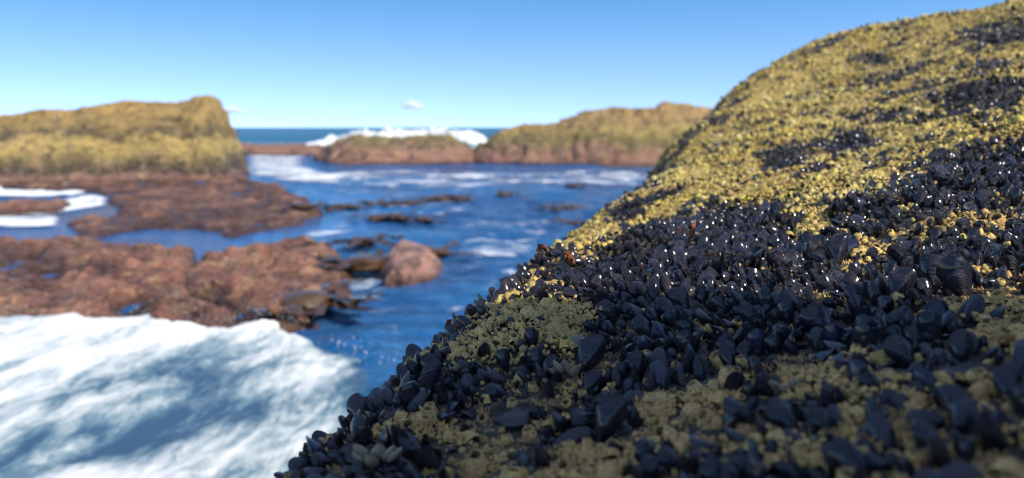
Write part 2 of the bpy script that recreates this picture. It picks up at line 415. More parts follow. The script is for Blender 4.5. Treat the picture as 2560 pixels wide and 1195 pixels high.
right_poly = [(-2.5, 36), (-1.2, 33.8), (1.5, 33.2), (3.5, 32.6), (6.0, 32.4), (9.5, 33), (13, 34), (15, 38), (12, 43), (6, 44), (2, 42), (-1, 39)]
shore_rock('sea_rock', right_poly,
           interp_top([(1120, 352), (1190, 332), (1250, 318), (1330, 311), (1390, 303), (1440, 280), (1500, 268), (1540, 264), (1600, 268), (1650, 260), (1700, 262), (1760, 268), (1800, 275), (2000, 290)], 37.5, 0.22, 38),
           1.5, 0.11, M_FARROCK, 'rounded brown rock hump beyond the blue channel, behind the mussel rock', 0.16, 0.10, 5, strata=0.14, pw=0.8, grain=0.09)
mound_poly = [(-9.8, 37), (-8.5, 34.2), (-6.5, 33.2), (-4.2, 33.4), (-2.0, 34.6), (-1.2, 36.6), (-3, 39.5), (-6, 40.5), (-9, 39.5)]
shore_rock('sea_rock', mound_poly,
           interp_top([(780, 380), (830, 352), (900, 338), (960, 340), (1020, 346), (1080, 336), (1130, 340), (1180, 356), (1220, 372)], 37, 0.16, 37),
           1.1, 0.10, M_FARROCK, 'low weedy rock mound directly in front of the breaking wave', 0.14, 0.08, 8, grain=0.08, strata=0.08)
shore_rock('sea_rock', [(-19, 47), (-15, 44.5), (-11.5, 44), (-9, 45.5), (-9.5, 49), (-14, 51), (-19, 50)], -1.05, 1.6, 0.16, M_FARROCK,
           'flat reddish reef in front of open sea, right of the banded rock', 0.10, 0.06, 9, grain=0.08)
shore_rock('sea_rock', px_poly([(800, 398), (880, 384), (1000, 386), (1040, 398), (960, 410), (840, 412)], -1.55), -1.46, 1.0, 0.12, M_FARROCK,
           'low pink shelf awash at the foot of the weedy mound', 0.05, 0.05, 10, grain=0.05)
shore_rock('sea_rock', px_poly([(1400, 400), (1480, 388), (1640, 388), (1720, 398), (1690, 416), (1500, 416)], -1.55), -1.42, 0.9, 0.11, M_FARROCK,
           'low pink shelf at the foot of the brown rock hump', 0.06, 0.05, 12, grain=0.05)

ZL = -1.40
shore_rock('rock_ledge', px_poly([(-260, 436), (0, 440), (300, 436), (590, 428), (690, 447), (790, 485), (815, 512), (740, 538), (640, 552), (560, 570), (490, 548), (380, 545), (250, 560), (165, 570), (165, 535), (290, 512), (275, 492), (235, 470), (235, 460), (-260, 458)], ZL),
           lambda X, Y: -1.48 + 0.0 * X, 0.4, 0.055, M_LEDGE, 'flat red-brown ledge running out below the banded rock', 0.10, 0.07, 14, grain=0.05)
shore_rock('rock_ledge', px_poly([(-260, 498), (60, 490), (195, 488), (150, 508), (-260, 528)], ZL), -1.42, 0.4, 0.05, M_LEDGE,
           'narrow red rock strip between two white foam channels', 0.05, 0.05, 15, grain=0.05)
shore_rock('rock_ledge', px_poly([(-420, 592), (0, 578), (310, 574), (330, 600), (400, 596), (490, 602), (470, 650), (486, 705), (580, 745), (670, 776), (560, 812), (430, 800), (0, 800), (-420, 800)], ZL),
           lambda X, Y: -1.45 + 0.04 * np.sin(X * 1.3), 0.3, 0.035, M_LEDGE, 'broad rough red-brown ledge just behind the white surf', 0.11, 0.08, 16, grain=0.05)
shore_rock('rock_ledge', px_poly([(446, 648), (510, 612), (620, 600), (720, 578), (830, 592), (872, 612), (888, 680), (842, 735), (770, 785), (690, 780), (590, 756), (506, 726), (452, 696)], ZL),
           lambda X, Y: -1.41 + 0.0 * X, 0.35, 0.033, M_LEDGE, 'humped red rock between the blue pool and the surf', 0.12, 0.08, 18, grain=0.05)
shore_rock('rock_ledge', px_poly([(945, 655), (985, 622), (1050, 616), (1105, 640), (1098, 678), (1020, 700), (955, 697)], -1.5),
           -1.34, 0.35, 0.025, M_BOULDER, 'small pink boulder standing alone in the channel', 0.05, 0.03, 22, grain=0.02)

# ------------------------------------------------------------------ foam and surf
def surf():
    poly = px_poly([(-500, 766), (0, 780), (200, 778), (430, 784), (560, 802), (640, 790), (700, 770), (740, 800), (800, 842), (900, 862), (985, 892), (1010, 950), (1000, 1060), (985, 1195), (1000, 1500), (-900, 1500)], -1.5)
    lo = poly.min(0) - 0.2; hi = poly.max(0) + 0.2; lo = np.maximum(lo, [-6.5, 1.5])
    res = 0.022
    nx = int((hi[0] - lo[0]) / res); ny = int((hi[1] - lo[1]) / res)
    X, Y = np.meshgrid(np.linspace(lo[0], hi[0], nx), np.linspace(lo[1], hi[1], ny), indexing='ij')
    s = poly_sdf(X, Y, poly) + 0.15 * fbm(X * 3.2, Y * 3.2, None, 5, 40, 0.65)
    a = np.clip((s + 0.02) / 0.35, 0, 1); edge = 1 - (1 - a) ** 2
    c, sn = math.cos(0.45), math.sin(0.45)
    al, ac = X * sn + Y * c, X * c - Y * sn
    st = fbm(ac * 1.5 + 0.5 * fbm(X, Y, None, 2, 41), al * 0.42, None, 4, 42)
    lump = fbm(X * 2.6, Y * 2.0, None, 4, 43); back0 = sstep(4.4, 5.8, Y)
    crest = np.exp(-((s - 0.28) / 0.28) ** 2) * (0.6 + 0.4 * sstep(-3.8, -2.0, X))
    Z = SEA_Z - 0.05 + edge * (0.15 + 0.05 * st + 0.025 * lump + 0.05 * crest * back0 * (1 + 1.6 * lump)) + 0.014 * fbm(X * 5, Y * 4, None, 3, 44) * edge
    back = sstep(4.4, 5.8, Y)
    st2 = fbm(ac * 5.5 + 0.8 * st, al * 1.1, None, 4, 45)
    dens = 0.58 + 0.50 * st + 0.40 * st2 + 0.26 * lump + 0.28 * crest * (0.25 + 0.75 * back) + 0.08 * back
    dens = dens - 1.0 * (1 - sstep(-0.02, 0.10 + 0.45 * (1 - back), s)) - 1.6 * (1 - sstep(-0.05, 0.06, s + 0.05 * lump))
    F = grid_faces(nx, ny); ok = (s.ravel()[F] > -0.06).any(1)
    V2, F2, at = compact(np.stack([X, Y, Z], -1).reshape(-1, 3), F[ok], {'dens': dens.ravel(), 'body': sstep(0.05, 0.7, s).ravel()})
    o = add('surf_foam', mesh_np('surf_foam', V2, F2, at), M_FOAM)
    tag(o, 'churning white surf swirling at the foot of the red ledge', 'foam', kind='stuff')
surf()

def ico(sub):
    import bmesh
    bm = bmesh.new(); bmesh.ops.create_icosphere(bm, subdivisions=sub, radius=1)
    V = np.array([v.co[:] for v in bm.verts]); F = np.array([[v.index for v in f.verts] for f in bm.faces]); bm.free()
    return V, F
ICO1, ICO2, ICO3 = ico(1), ico(2), ico(3)

def spray():
    V0, F0 = ICO1; Vs, Fs = [], []; k = 0
    line = [on_plane(px, py, -1.5) for px, py in [(-50, 772), (150, 772), (420, 778), (560, 800), (640, 790), (690, 772), (735, 800), (800, 845), (900, 868), (985, 900)]]
    for i in range(260):
        j = random.random() * (len(line) - 1); q = int(j); f = j - q
        p = line[q] * (1 - f) + line[min(q + 1, len(line) - 1)] * f
        hh = 0.10 * random.random() ** 2 * (1.0 if 3.5 < j < 7 else 0.5)
        p = p + np.array([random.gauss(0, 0.10), random.gauss(-0.14, 0.10), 0.02 + hh])
        r = 0.002 + 0.004 * random.random() ** 2
        Vs.append(V0 * r + p); Fs.append(F0 + k); k += len(V0)
    V = np.concatenate(Vs)
    o = add('sea_spray', mesh_np('sea_spray', V, np.concatenate(Fs), {'dens': np.full(len(V), 1.6)}), M_FOAM)
    tag(o, 'white spray droplets thrown up along the edge of the surf', 'spray', kind='stuff')
spray()

def foam_sheet(pts, label, dens=0.62, soft=0.5, seed=0, lift=0.025, res=None, z=SEA_Z, lump=0.02):
    poly = px_poly(pts, z); lo = poly.min(0) - 0.3; hi = poly.max(0) + 0.3
    res = res or max((hi - lo).max() / 160, 0.04)
    nx = int((hi[0] - lo[0]) / res) + 2; ny = int((hi[1] - lo[1]) / res) + 2
    X, Y = np.meshgrid(np.linspace(lo[0], hi[0], nx), np.linspace(lo[1], hi[1], ny), indexing='ij')
    s = poly_sdf(X, Y, poly)
    d = dens * sstep(-0.15, soft, s) + 0.45 * fbm(X * 0.8, Y * 1.6, None, 4, seed) - 0.6 * (1 - sstep(-0.1, 0.15 + soft * 0.4, s))
    d = np.where(s < -0.1, -1, d)
    Z = z + waves(X, Y) + lift + lump * fbm(X * 3, Y * 3, None, 3, seed + 1)
    F = grid_faces(nx, ny); ok = (s.ravel()[F] > -0.2).any(1)
    V2, F2, at = compact(np.stack([X, Y, Z], -1).reshape(-1, 3), F[ok], {'dens': d.ravel()})
    o = add('foam_patch', mesh_np('foam_patch', V2, F2, at), M_STREAK)
    tag(o, label, 'foam', kind='stuff')
foam_sheet([(600, 378), (760, 372), (800, 382), (770, 398), (800, 425), (900, 440), (880, 462), (720, 458), (640, 446), (590, 432)], 'bright foam washing past the end of the banded rock', 0.70, 0.9, 51)
foam_sheet([(740, 432), (1000, 424), (1300, 432), (1500, 426), (1680, 434), (1640, 468), (1400, 462), (1150, 470), (900, 468), (760, 462)], 'long pale foam streak across the far blue channel', 0.48, 1.0, 54)
foam_sheet([(-200, 462), (120, 458), (235, 462), (240, 478), (140, 492), (-200, 496)], 'white foam in the upper channel beside the banded rock', 1.3, 0.3, 56)
foam_sheet([(-200, 530), (60, 512), (150, 500), (240, 488), (280, 496), (285, 514), (165, 535), (160, 568), (60, 572), (-200, 572)], 'white foam in the lower channel at the left edge', 0.85, 0.3, 58)
foam_sheet([(1130, 380), (1190, 376), (1230, 396), (1160, 404), (1090, 398)], 'foam spilling through the gap between mound and hump', 1.3, 0.3, 60)
foam_sheet([(1100, 600), (1260, 560), (1420, 560), (1400, 640), (1260, 680), (1120, 660)], 'broken foam flecks in the channel near the mussel rock', 0.42, 0.6, 62)
foam_sheet([(1240, 680), (1340, 620), (1330, 700), (1240, 760), (1150, 800), (1080, 880), (980, 900), (1050, 800)], 'thin foam lines trailing along the mussel rock', 0.46, 0.4, 63)
foam_sheet([(700, 585), (860, 560), (960, 572), (900, 590), (760, 600)], 'pale wash over the submerged edge of the humped rock', 0.50, 0.4, 66)
foam_sheet([(820, 680), (900, 640), (1000, 720), (1080, 700), (1000, 790), (860, 800), (780, 800)], 'faint foam marbling beside the small pink boulder', 0.42, 0.4, 67)

foam_sheet([(800, 462), (1640, 446), (1520, 540), (1330, 680), (1130, 850), (900, 862), (770, 800), (900, 700), (960, 600), (830, 540)], 'scattered small foam flecks over the whole blue channel', 0.17, 0.5, 69, 0.012)

def breaker():
    nx, ny = 240, 50
    U, Vv = np.meshgrid(np.linspace(0, 1, nx), np.linspace(-1, 1, ny), indexing='ij')
    D = 62.0
    xs = np.array([(p - CX) / FPX * D for p in (760, 830, 900, 960, 1050, 1120, 1190, 1225)])
    zs = np.array([unproj(p, q, D)[2] for p, q in ((760, 364), (830, 342), (900, 325), (960, 321), (1050, 324), (1120, 319), (1190, 326), (1225, 350))])
    X = xs[0] + (xs[-1] - xs[0]) * U
    top = np.interp(X, xs, zs)
    Y = D + Vv * 3.2 + 0.4 * fbm(X * 0.4, Vv, None, 2, 72)
    Z = SEA_Z - 0.1 + (top - SEA_Z + 0.1) * (1 - Vv ** 2) ** 0.8 * (0.92 + 0.3 * fbm(X * 1.1, Y * 0.8, None, 4, 71, 0.65)) + 0.22 * fbm(X * 2.2, Y * 2.2, None, 4, 73, 0.65)
    d = 0.80 + 0.7 * fbm(X * 0.8, Z * 2.5, None, 4, 74, 0.65) - 0.8 * sstep(0.75, 1.0, np.abs(Vv))
    V2 = np.stack([X, Y, Z], -1).reshape(-1, 3)
    o = add('breaking_wave', mesh_np('breaking_wave', V2, grid_faces(nx, ny), {'dens': d.ravel()}), M_FOAM)
    tag(o, 'white wave breaking on the horizon behind the weedy mound', 'wave', kind='stuff')
    nx2 = 120
    U, Vv = np.meshgrid(np.linspace(0, 1, 140), np.linspace(-1, 1, 24), indexing='ij')
    X = -27 + 12 * U; Y = 66 + Vv * 1.2 + 0.5 * fbm(X * 0.3, Vv, None, 2, 75)
    Z = SEA_Z - 0.1 + 0.42 * (1 - Vv ** 2) * (0.5 + 0.5 * fbm(X * 0.5, Y, None, 3, 76)) * np.sin(np.pi * U)
    o = add('foam_patch', mesh_np('foam_patch', np.stack([X, Y, Z], -1).reshape(-1, 3), grid_faces(140, 24), {'dens': (0.35 + 0.4 * fbm(X * 0.7, Y, None, 3, 77)).ravel()}), M_STREAK)
    tag(o, 'thin whitecap line on the open sea beyond the flat reef', 'foam', kind='stuff')
breaker()

# ------------------------------------------------------------------ clouds on the horizon
def cloud(px, py, wpx, hpx, label, seed, D=9000.0):
    b = NB('cloud'); p = b.n('ShaderNodeTexCoord').outputs['Object']
    f = b.ramp(b.n('ShaderNodeLayerWeight', Blend=0.5).outputs['Facing'], [(0.1, 0.34), (0.9, 0.0)])
    f = b.math('MULTIPLY', f, b.ramp(b.noise(0.004, 4, 0.6, p), [(0.3, 0.3), (0.6, 1.0)]))
    mx = b.n('ShaderNodeMixShader'); b.set(mx.inputs[0], f)
    b.set(mx.inputs[1], b.n('ShaderNodeBsdfTransparent')); 
    dt = b.n('ShaderNodeMixShader', i0=0.5, i1=b.n('ShaderNodeBsdfDiffuse', Color=(1.0, 1.0, 1.0)).outputs[0], i2=b.n('ShaderNodeBsdfTranslucent', Color=(1.0, 1.0, 1.0)).outputs[0])
    b.set(mx.inputs[2], dt.outputs[0])
    m = b.done(mx.outputs[0])
    r = random.Random(seed); V0, F0 = ICO3; Vs, Fs = [], []; k = 0
    c = unproj(px, py, D); W = wpx / FPX * D; H = hpx / FPX * D
    for i in range(16):
        u = r.uniform(-1, 1); hh = (1 - abs(u)) ** 0.7
        rad = H * r.uniform(0.25, 0.5)
        ctr = np.array([u * W / 2, r.uniform(-H, H), -H * 0.4 + rad * 0.3 + hh * H * r.uniform(0.0, 0.6)])
        P = V0 * rad * np.array([1.6, 1.3, 0.8]); P = P * (1 + 0.22 * fbm(P[:, 0] / H * 4 + i, P[:, 1] / H * 4, P[:, 2] / H * 4, 3, seed))[:, None]
        Vs.append(P + ctr); Fs.append(F0 + k); k += len(V0)
    o = add('cloud', mesh_np('cloud', np.concatenate(Vs), np.concatenate(Fs)), m, loc=tuple(c))
    tag(o, label, 'cloud', 'small clouds low over the sea')
cloud(1025, 264, 50, 24, 'small white cloud puff low over the breaking wave', 3)
cloud(582, 272, 26, 22, 'tiny cloud wisp beside the end of the banded rock', 4)

# ------------------------------------------------------------------ kelp in the channel
def ribbon(n, L, W, seed, amp=0.03):
    r = random.Random(seed); t = np.linspace(0, 1, n)
    ang = r.uniform(-0.8, 0.8) * t + 0.5 * np.sin(t * 5 + r.uniform(0, 6))
    dx, dy = np.cos(ang) * L / n, np.sin(ang) * L / n
    x, y = np.cumsum(dx), np.cumsum(dy)
    z = amp * np.sin(t * r.uniform(5, 10) + r.uniform(0, 6)) + amp * 0.5
    wd = W * (0.35 + 0.65 * np.sin(np.pi * np.clip(t, 0.04, 0.97)) ** 0.6)
    V = []
    for s_, zz in ((-1, 0.3 * amp), (-0.5, 0), (0, 0.4 * amp), (0.5, 0), (1, 0.25 * amp)):
        V.append(np.stack([x - np.sin(ang) * wd * s_, y + np.cos(ang) * wd * s_, z + zz * np.sin(t * 23 + s_ * 4)], -1))
    V = np.stack(V, 1).reshape(-1, 3)
    top = V.copy(); bot = V.copy(); bot[:, 2] -= 0.006
    F = grid_faces(n, 5)
    F2 = F[:, ::-1] + len(V)
    return np.concatenate([top, bot]), np.concatenate([F, F2])
KELP_MESH = [mesh_np('kelp_frond', *ribbon(14, 0.55, 0.05, 100 + i, 0.035)) for i in range(6)]
def lumpy(seed, squash=0.7, amp=0.25, base=ICO3):
    V, F = base; P = V * (1 + amp * fbm(V[:, 0] * 1.6, V[:, 1] * 1.6, V[:, 2] * 1.6, 4, seed))[:, None]
    return P * np.array([1, 1, squash]), F
KELP_LUMP = [mesh_np('kelp_holdfast', *lumpy(60 + i, 0.55, 0.5)) for i in range(3)]
def kelp(px, py, width, n, label, seed, z=SEA_Z, tall=1.0):
    r = random.Random(seed); p = on_plane(px, py, z); D = math.hypot(p[0], p[1])
    R = width / FPX * D / 2
    root = bpy.data.objects.new('kelp_clump', None); COL.objects.link(root); root.location = (p[0], p[1], z + 0.02)
    tag(root, label, 'kelp', 'floating kelp in the channel')
    for i in range(max(2, n // 3)):
        a = r.uniform(0, 6.28); q = R * r.random() * 0.8; sc = r.uniform(0.09, 0.17) * tall
        add('holdfast', KELP_LUMP[i % 3], M_KELP, root, (math.cos(a) * q, math.sin(a) * q * 0.6, 0.01), (0, 0, a), (sc * 1.3, sc, sc * 0.8))
    for i in range(n):
        a = r.uniform(0, 6.28); q = R * math.sqrt(r.random())
        add('frond', KELP_MESH[i % 6], M_KELP, root, (math.cos(a) * q, math.sin(a) * q * 0.7, r.uniform(0.0, 0.03)),
            (r.uniform(-0.12, 0.12), r.uniform(-0.08, 0.06), r.uniform(0, 6.28)), (r.uniform(0.7, 1.4), r.uniform(0.7, 1.4), r.uniform(0.5, 0.9)))
kelp(1110, 500, 150, 22, 'largest dark kelp raft floating mid-channel', 1)
kelp(985, 512, 110, 14, 'dark kelp clump touching the left of the largest raft', 2)
kelp(855, 522, 70, 10, 'dark kelp lump just off the tip of the red ledge', 3, tall=1.3)
kelp(1258, 490, 30, 5, 'lone small round kelp lump right of the largest raft', 4, tall=1.2)
kelp(965, 548, 90, 11, 'brown kelp patch below the largest raft', 5)
kelp(1060, 552, 60, 6, 'thin kelp strands in the open channel', 6)
kelp(1425, 525, 100, 10, 'brown kelp drifting close to the mussel rock', 7)
kelp(1440, 565, 80, 9, 'brown kelp beside the lower flank of the mussel rock', 8)
kelp(905, 610, 90, 12, 'shiny wet kelp draped behind the small pink boulder', 9, -1.5, 1.1)
kelp(905, 665, 80, 14, 'glistening kelp between humped rock and pink boulder', 10, -1.5, 1.2)
kelp(770, 765, 90, 14, 'dark wet kelp hanging at the foot of the humped rock', 11, -1.5, 1.3)
kelp(1095, 640, 60, 8, 'wet kelp on the far side of the pink boulder', 12, -1.5)
kelp(1430, 468, 80, 5, 'sparse dark weed near the far foam streak', 13)
kelp(745, 520, 70, 8, 'dark weed along the tip of the flat red ledge', 14, -1.45)

# ------------------------------------------------------------------ the mussel rock: height field fitted to measured points
SIL = [(770, 1195, .62), (850, 1110, .68), (925, 1040, .76), (1000, 965, .85), (1100, 875, 1.0), (1200, 778, 1.15), (1300, 694, 1.35), (1400, 612, 1.6),
       (1480, 548, 1.85), (1560, 492, 2.1), (1640, 450, 2.4), (1690, 414, 2.7), (1728, 335, 3.15), (1765, 302, 3.3), (1800, 280, 3.4), (1850, 225, 3.65), (1900, 182, 3.9),
       (1960, 143, 4.1), (2030, 116, 4.3), (2110, 96, 4.35), (2200, 80, 4.3), (2300, 64, 4.1), (2400, 44, 3.9), (2480, 24, 3.7), (2560, 6, 3.5), (2700, -30, 3.2)]
INN = [(1400, 760, 1.0), (1800, 660, 1.0), (1600, 800, .86), (1500, 1000, .68), (1250, 1000, .72), (1100, 1100, .66), (2000, 1000, .55), (1700, 1150, .52),
       (2400, 1150, .42), (2050, 1150, .46), (2300, 950, .55), (2500, 900, .58), (2400, 690, .85), (2540, 625, .92), (2100, 760, .8), (2150, 600, 1.1), (2000, 585, 1.25),
       (2450, 450, 1.25), (2300, 520, 1.15), (1800, 550, 1.5), (1650, 570, 1.65), (1600, 640, 1.25), (1450, 680, 1.2), (2100, 400, 2.0), (1900, 400, 2.3), (1750, 470, 2.25),
       (2500, 300, 1.75), (2500, 200, 2.2), (2300, 300, 2.2), (2100, 250, 2.9), (2300, 150, 3.1), (1950, 250, 3.4), (2500, 90, 2.9), (2560, 400, 1.4), (2700, 500, 1.15),
       (2700, 250, 1.9), (2700, 100, 2.6), (1780, 360, 3.0), (1000, 1190, .60), (2110, 116, 3.85), (2200, 103, 3.75), (2300, 90, 3.6), (2400, 70, 3.5), (2480, 52, 3.35), (2560, 34, 3.15), (2030, 140, 3.9), (1850, 262, 3.4), (2300, 225, 2.6), (2150, 160, 3.4)]
def fit():
    P = [unproj(*q) for q in SIL]; pts = list(P); S = np.array(P)
    tang = np.gradient(S[:, :2], axis=0)
    for i in range(5): tang[1:-1] = (tang[:-2] + tang[1:-1] * 2 + tang[2:]) / 4
    tang /= np.linalg.norm(tang, axis=1, keepdims=True)
    nrm = np.stack([-tang[:, 1], tang[:, 0]], 1)
    for i, p in enumerate(S):
        k = 1.0 + 0.25 * max(0, p[1] - 1)
        for o, d in ((.05, .05), (.13, .24), (.28, .62), (.55, 1.45), (.9, 1.9)):
            pts.append(np.array([p[0] + nrm[i, 0] * o * k, p[1] + nrm[i, 1] * o * k, p[2] - d * (1 if o < .3 else 1)]))
    pts += [unproj(*q) for q in INN]
    for x, y, z in ((-.30, .30, -.33), (-.05, .25, -.25), (.15, .2, -.2), (-.1, -.1, -.25), (.2, -.2, -.2), (-.55, .1, -.6), (-.8, .3, -1.6), (-.4, -.5, -.4), (.2, -.8, -.3), (-.9, -.5, -1.6),
                    (.55, .45, -.14), (.6, .2, -.1), (.6, -.3, -.05), (1.0, .9, -.06), (1.5, 1.2, .1), (2.0, 1.5, .2), (2.4, 2.2, .35), (2.6, 3.0, .5), (1.4, .3, .1), (1.5, -.6, .1), (.5, -1.3, -.9), (1.6, -1.4, -.9), (-.5, -1.4, -1.7), (2.6, .6, .1), (2.8, -.6, -.2)):
        pts.append(np.array([x, y, z]))
    pts = np.array(pts)
    # multiquadric
    c2 = 0.09 ** 2
    d = np.sqrt(((pts[:, None, :2] - pts[None, :, :2]) ** 2).sum(-1) + c2)
    n = len(pts); A = np.zeros((n + 3, n + 3)); A[:n, :n] = d - np.eye(n) * 0.006
    A[:n, n] = 1; A[:n, n + 1:] = pts[:, :2]; A[n:, :n] = A[:n, n:].T
    sol = np.linalg.solve(A, np.concatenate([pts[:, 2], np.zeros(3)]))
    return pts, sol, c2
FP, FSOL, FC2 = fit()
def base_h(x, y):
    sh = np.shape(x); x = np.ravel(x).astype(float); y = np.ravel(y).astype(float); out = np.empty(len(x))
    for i in range(0, len(x), 40000):
        xs, ys = x[i:i + 40000], y[i:i + 40000]
        d = np.sqrt((xs[:, None] - FP[None, :, 0]) ** 2 + (ys[:, None] - FP[None, :, 1]) ** 2 + FC2)
        out[i:i + 40000] = d @ FSOL[:-3] + FSOL[-3] + FSOL[-2] * xs + FSOL[-1] * ys
    # unseen hump added right of the frame to throw shade over the near mussels
    hump = sstep(0.72, 1.0, x) * sstep(0.24, 0.06, y) * sstep(-1.3, -0.9, y) * sstep(1.34, 1.06, x)
    out = out + hump * (1.02 + 0.12 * fbm(x * 2, y * 2, None, 3, 90))
    return np.maximum(out, -2.2).reshape(sh)
def rock_h(x, y):
    x = np.asarray(x, float); y = np.asarray(y, float)
    D = np.clip(y, 0.3, 5)
    k = np.clip(D / 1.2, 0.55, 1.3)
    h = base_h(x, y)
    return h + k * 0.016 * fbm(x * 5, y * 5, None, 4, 95) + 0.008 * k * fbm(x * 16, y * 16, None, 3, 96)

def axis(a, b, c, n, fine):
    """points from a to b, spacing growing away from c"""
    t = np.linspace(-1, 1, n); k = fine
    f = np.sinh(t * k) / math.sinh(k)
    return np.where(f < 0, c + f * (c - a), c + f * (b - c))
RX = axis(-1.8, 3.6, 0.2, 400, 2.4); RY = axis(-1.6, 6.2, 0.75, 430, 2.5)
GX, GY = np.meshgrid(RX, RY, indexing='ij')
GZ = rock_h(GX, GY)
def hz(x, y):
    """bilinear look-up in the built height field"""
    x = np.asarray(x, float); y = np.asarray(y, float)
    i = np.clip(np.searchsorted(RX, x) - 1, 0, len(RX) - 2); j = np.clip(np.searchsorted(RY, y) - 1, 0, len(RY) - 2)
    fx = (x - RX[i]) / (RX[i + 1] - RX[i]); fy = (y - RY[j]) / (RY[j + 1] - RY[j])
    return (GZ[i, j] * (1 - fx) * (1 - fy) + GZ[i + 1, j] * fx * (1 - fy) + GZ[i, j + 1] * (1 - fx) * fy + GZ[i + 1, j + 1] * fx * fy)
def hnormal(x, y, e=0.012):
    n = np.stack([-(hz(x + e, y) - hz(x - e, y)) / (2 * e), -(hz(x, y + e) - hz(x, y - e)) / (2 * e), np.ones(np.shape(x))], -1)
    return n / np.linalg.norm(n, axis=-1, keepdims=True)
def hit(px, py):
    d = ray(px, py); t = np.concatenate([np.linspace(0.2, 2, 900), np.linspace(2.01, 6, 800)])
    P = d[None] * t[:, None]; under = P[:, 2] < hz(P[:, 0], P[:, 1])
    
    if under.any(): return P[np.argmax(under)]
    return hit(px + 6, py + 5)                        # just off the rim: step inwards

# where mussels sit on the rock, as measured areas of the photograph (pixels), looked up per surface point
MUS = [[(1235, 800), (1290, 725), (1400, 695), (1450, 640), (1560, 592), (1700, 545), (1800, 512), (1920, 505), (1990, 560), (1975, 618), (2060, 600), (2135, 590), (2090, 680), (2085, 735), (2010, 765), (2040, 850), (2010, 905), (1900, 905), (1800, 895), (1650, 905), (1500, 890), (1480, 805), (1390, 715)],
       [(1060, 895), (1200, 885), (1350, 872), (1480, 880), (1610, 900), (1610, 960), (1430, 1000), (1250, 985), (1200, 1060), (1120, 1195), (1090, 1400), (600, 1400), (760, 1195), (870, 1090), (950, 985)],
       [(1480, 1000), (1570, 960), (1600, 1060), (1560, 1130), (1470, 1140), (1350, 1130), (1370, 1050)],
       [(1560, 1100), (1800, 1090), (1900, 1195), (1900, 1400), (1560, 1400)], [(1830, 1010), (1960, 990), (2090, 1030), (2090, 1120), (1900, 1120)],
       [(2070, 1100), (2300, 1090), (2400, 1150), (2420, 1400), (2060, 1400)],
       [(2090, 690), (2250, 650), (2340, 585), (2600, 555), (2800, 560), (2800, 770), (2420, 750), (2300, 770), (2100, 790)], [(2020, 790), (2200, 760), (2330, 800), (2500, 800), (2420, 900), (2200, 960), (2050, 900)],
       [(2300, 440), (2400, 392), (2560, 360), (2800, 330), (2800, 480), (2560, 490), (2420, 525), (2300, 525), (2200, 480)],
       [(1530, 535), (1640, 470), (1695, 470), (1650, 505), (1580, 550), (1530, 560)],
       [(2300, 250), (2420, 210), (2560, 190), (2700, 180), (2700, 250), (2560, 260), (2400, 290)], [(2380, 80), (2480, 60), (2560, 60), (2560, 110), (2440, 110)],
       [(2030, 350), (2110, 320), (2200, 330), (2180, 370), (2080, 390)], [(2150, 300), (2230, 270), (2300, 290), (2230, 320)], [(1880, 380), (1960, 360), (2010, 400), (1930, 420)], [(2130, 140), (2200, 130), (2260, 150), (2200, 170)],
       [(2080, 520), (2200, 490), (2260, 530), (2180, 560)], [(1100, 800), (1150, 780), (1230, 760), (1180, 830), (1110, 880)]]
BARE = [[(1180, 840), (1290, 770), (1400, 725), (1480, 800), (1480, 880), (1330, 868), (1200, 880)], [(1560, 1000), (1800, 960), (1850, 1010), (1820, 1090), (1620, 1090)], [(1200, 1070), (1400, 1000), (1480, 1140), (1450, 1195), (1120, 1195)]]
def mussel_mask(P):
    px, py, D = proj(P)
    s = np.full(px.shape, -1e9)
    for poly in MUS: s = np.maximum(s, poly_sdf(px, py, poly))
    s = s * D / FPX                                   # metres
    n = fbm(P[..., 0] * 14, P[..., 1] * 14, None, 3, 110)
    low = sstep(0.95, 0.7, P[..., 1])
    n2 = fbm(P[..., 0] * 22, P[..., 1] * 22, None, 3, 115)
    m = sstep(-0.02, 0.02, s + 0.03 * n - low * 0.004) * (1 - low * sstep(0.10, 0.26, n2))
    hide = (px < 700) | (px > 2800) | (D < 0.2)
    ua, va = P[..., 0] * .93 + P[..., 1] * .37, P[..., 1] * .93 - P[..., 0] * .37
    sc = fbm(ua * 3.6, va * 9, None, 4, 112)
    loose = np.maximum(sstep(0.16, 0.34, sc), (0.30 + 0.35 * sstep(1.3, 2.0, P[..., 1])) * sstep(0.10, 0.33, fbm(P[..., 0] * 19, P[..., 1] * 19, None, 3, 118)))
    bare = np.full(px.shape, -1e9)
    for poly in BARE: bare = np.maximum(bare, poly_sdf(px, py, poly))
    yel = poly_sdf(px, py, [(1380, 660), (1400, 610), (1500, 545), (1700, 420), (2000, 440), (2350, 440), (2200, 480), (2000, 490), (1850, 495), (1700, 535), (1560, 585), (1450, 632)]) > 0
    loose = loose * (bare < 0) * np.where(yel, 0.25, 1.0)
    side = (px < 760) | (hnormal(P[..., 0], P[..., 1])[..., 2] < 0.45)
    return np.maximum(m, 0.9 * loose), np.where(side, 1.0, 0.0)

Pg = np.stack([GX, GY, GZ], -1)
mm, _ = mussel_mask(Pg)
crust = (0.25 + 0.5 * sstep(0.85, 1.3, GY)) * (1 - mm) * sstep(-0.9, -0.4, GZ) + 0.1
F = grid_faces(len(RX), len(RY))
keep = (GZ.ravel()[F] > -2.15).any(1)
V2, F2, at = compact(Pg.reshape(-1, 3), F[keep], {'crust': crust.ravel()})
rock = add('mussel_rock', mesh_np('mussel_rock', V2, F2, at), M_ROCK)
tag(rock, 'large sloping shore rock crusted with mussels and yellow barnacles', 'rock')

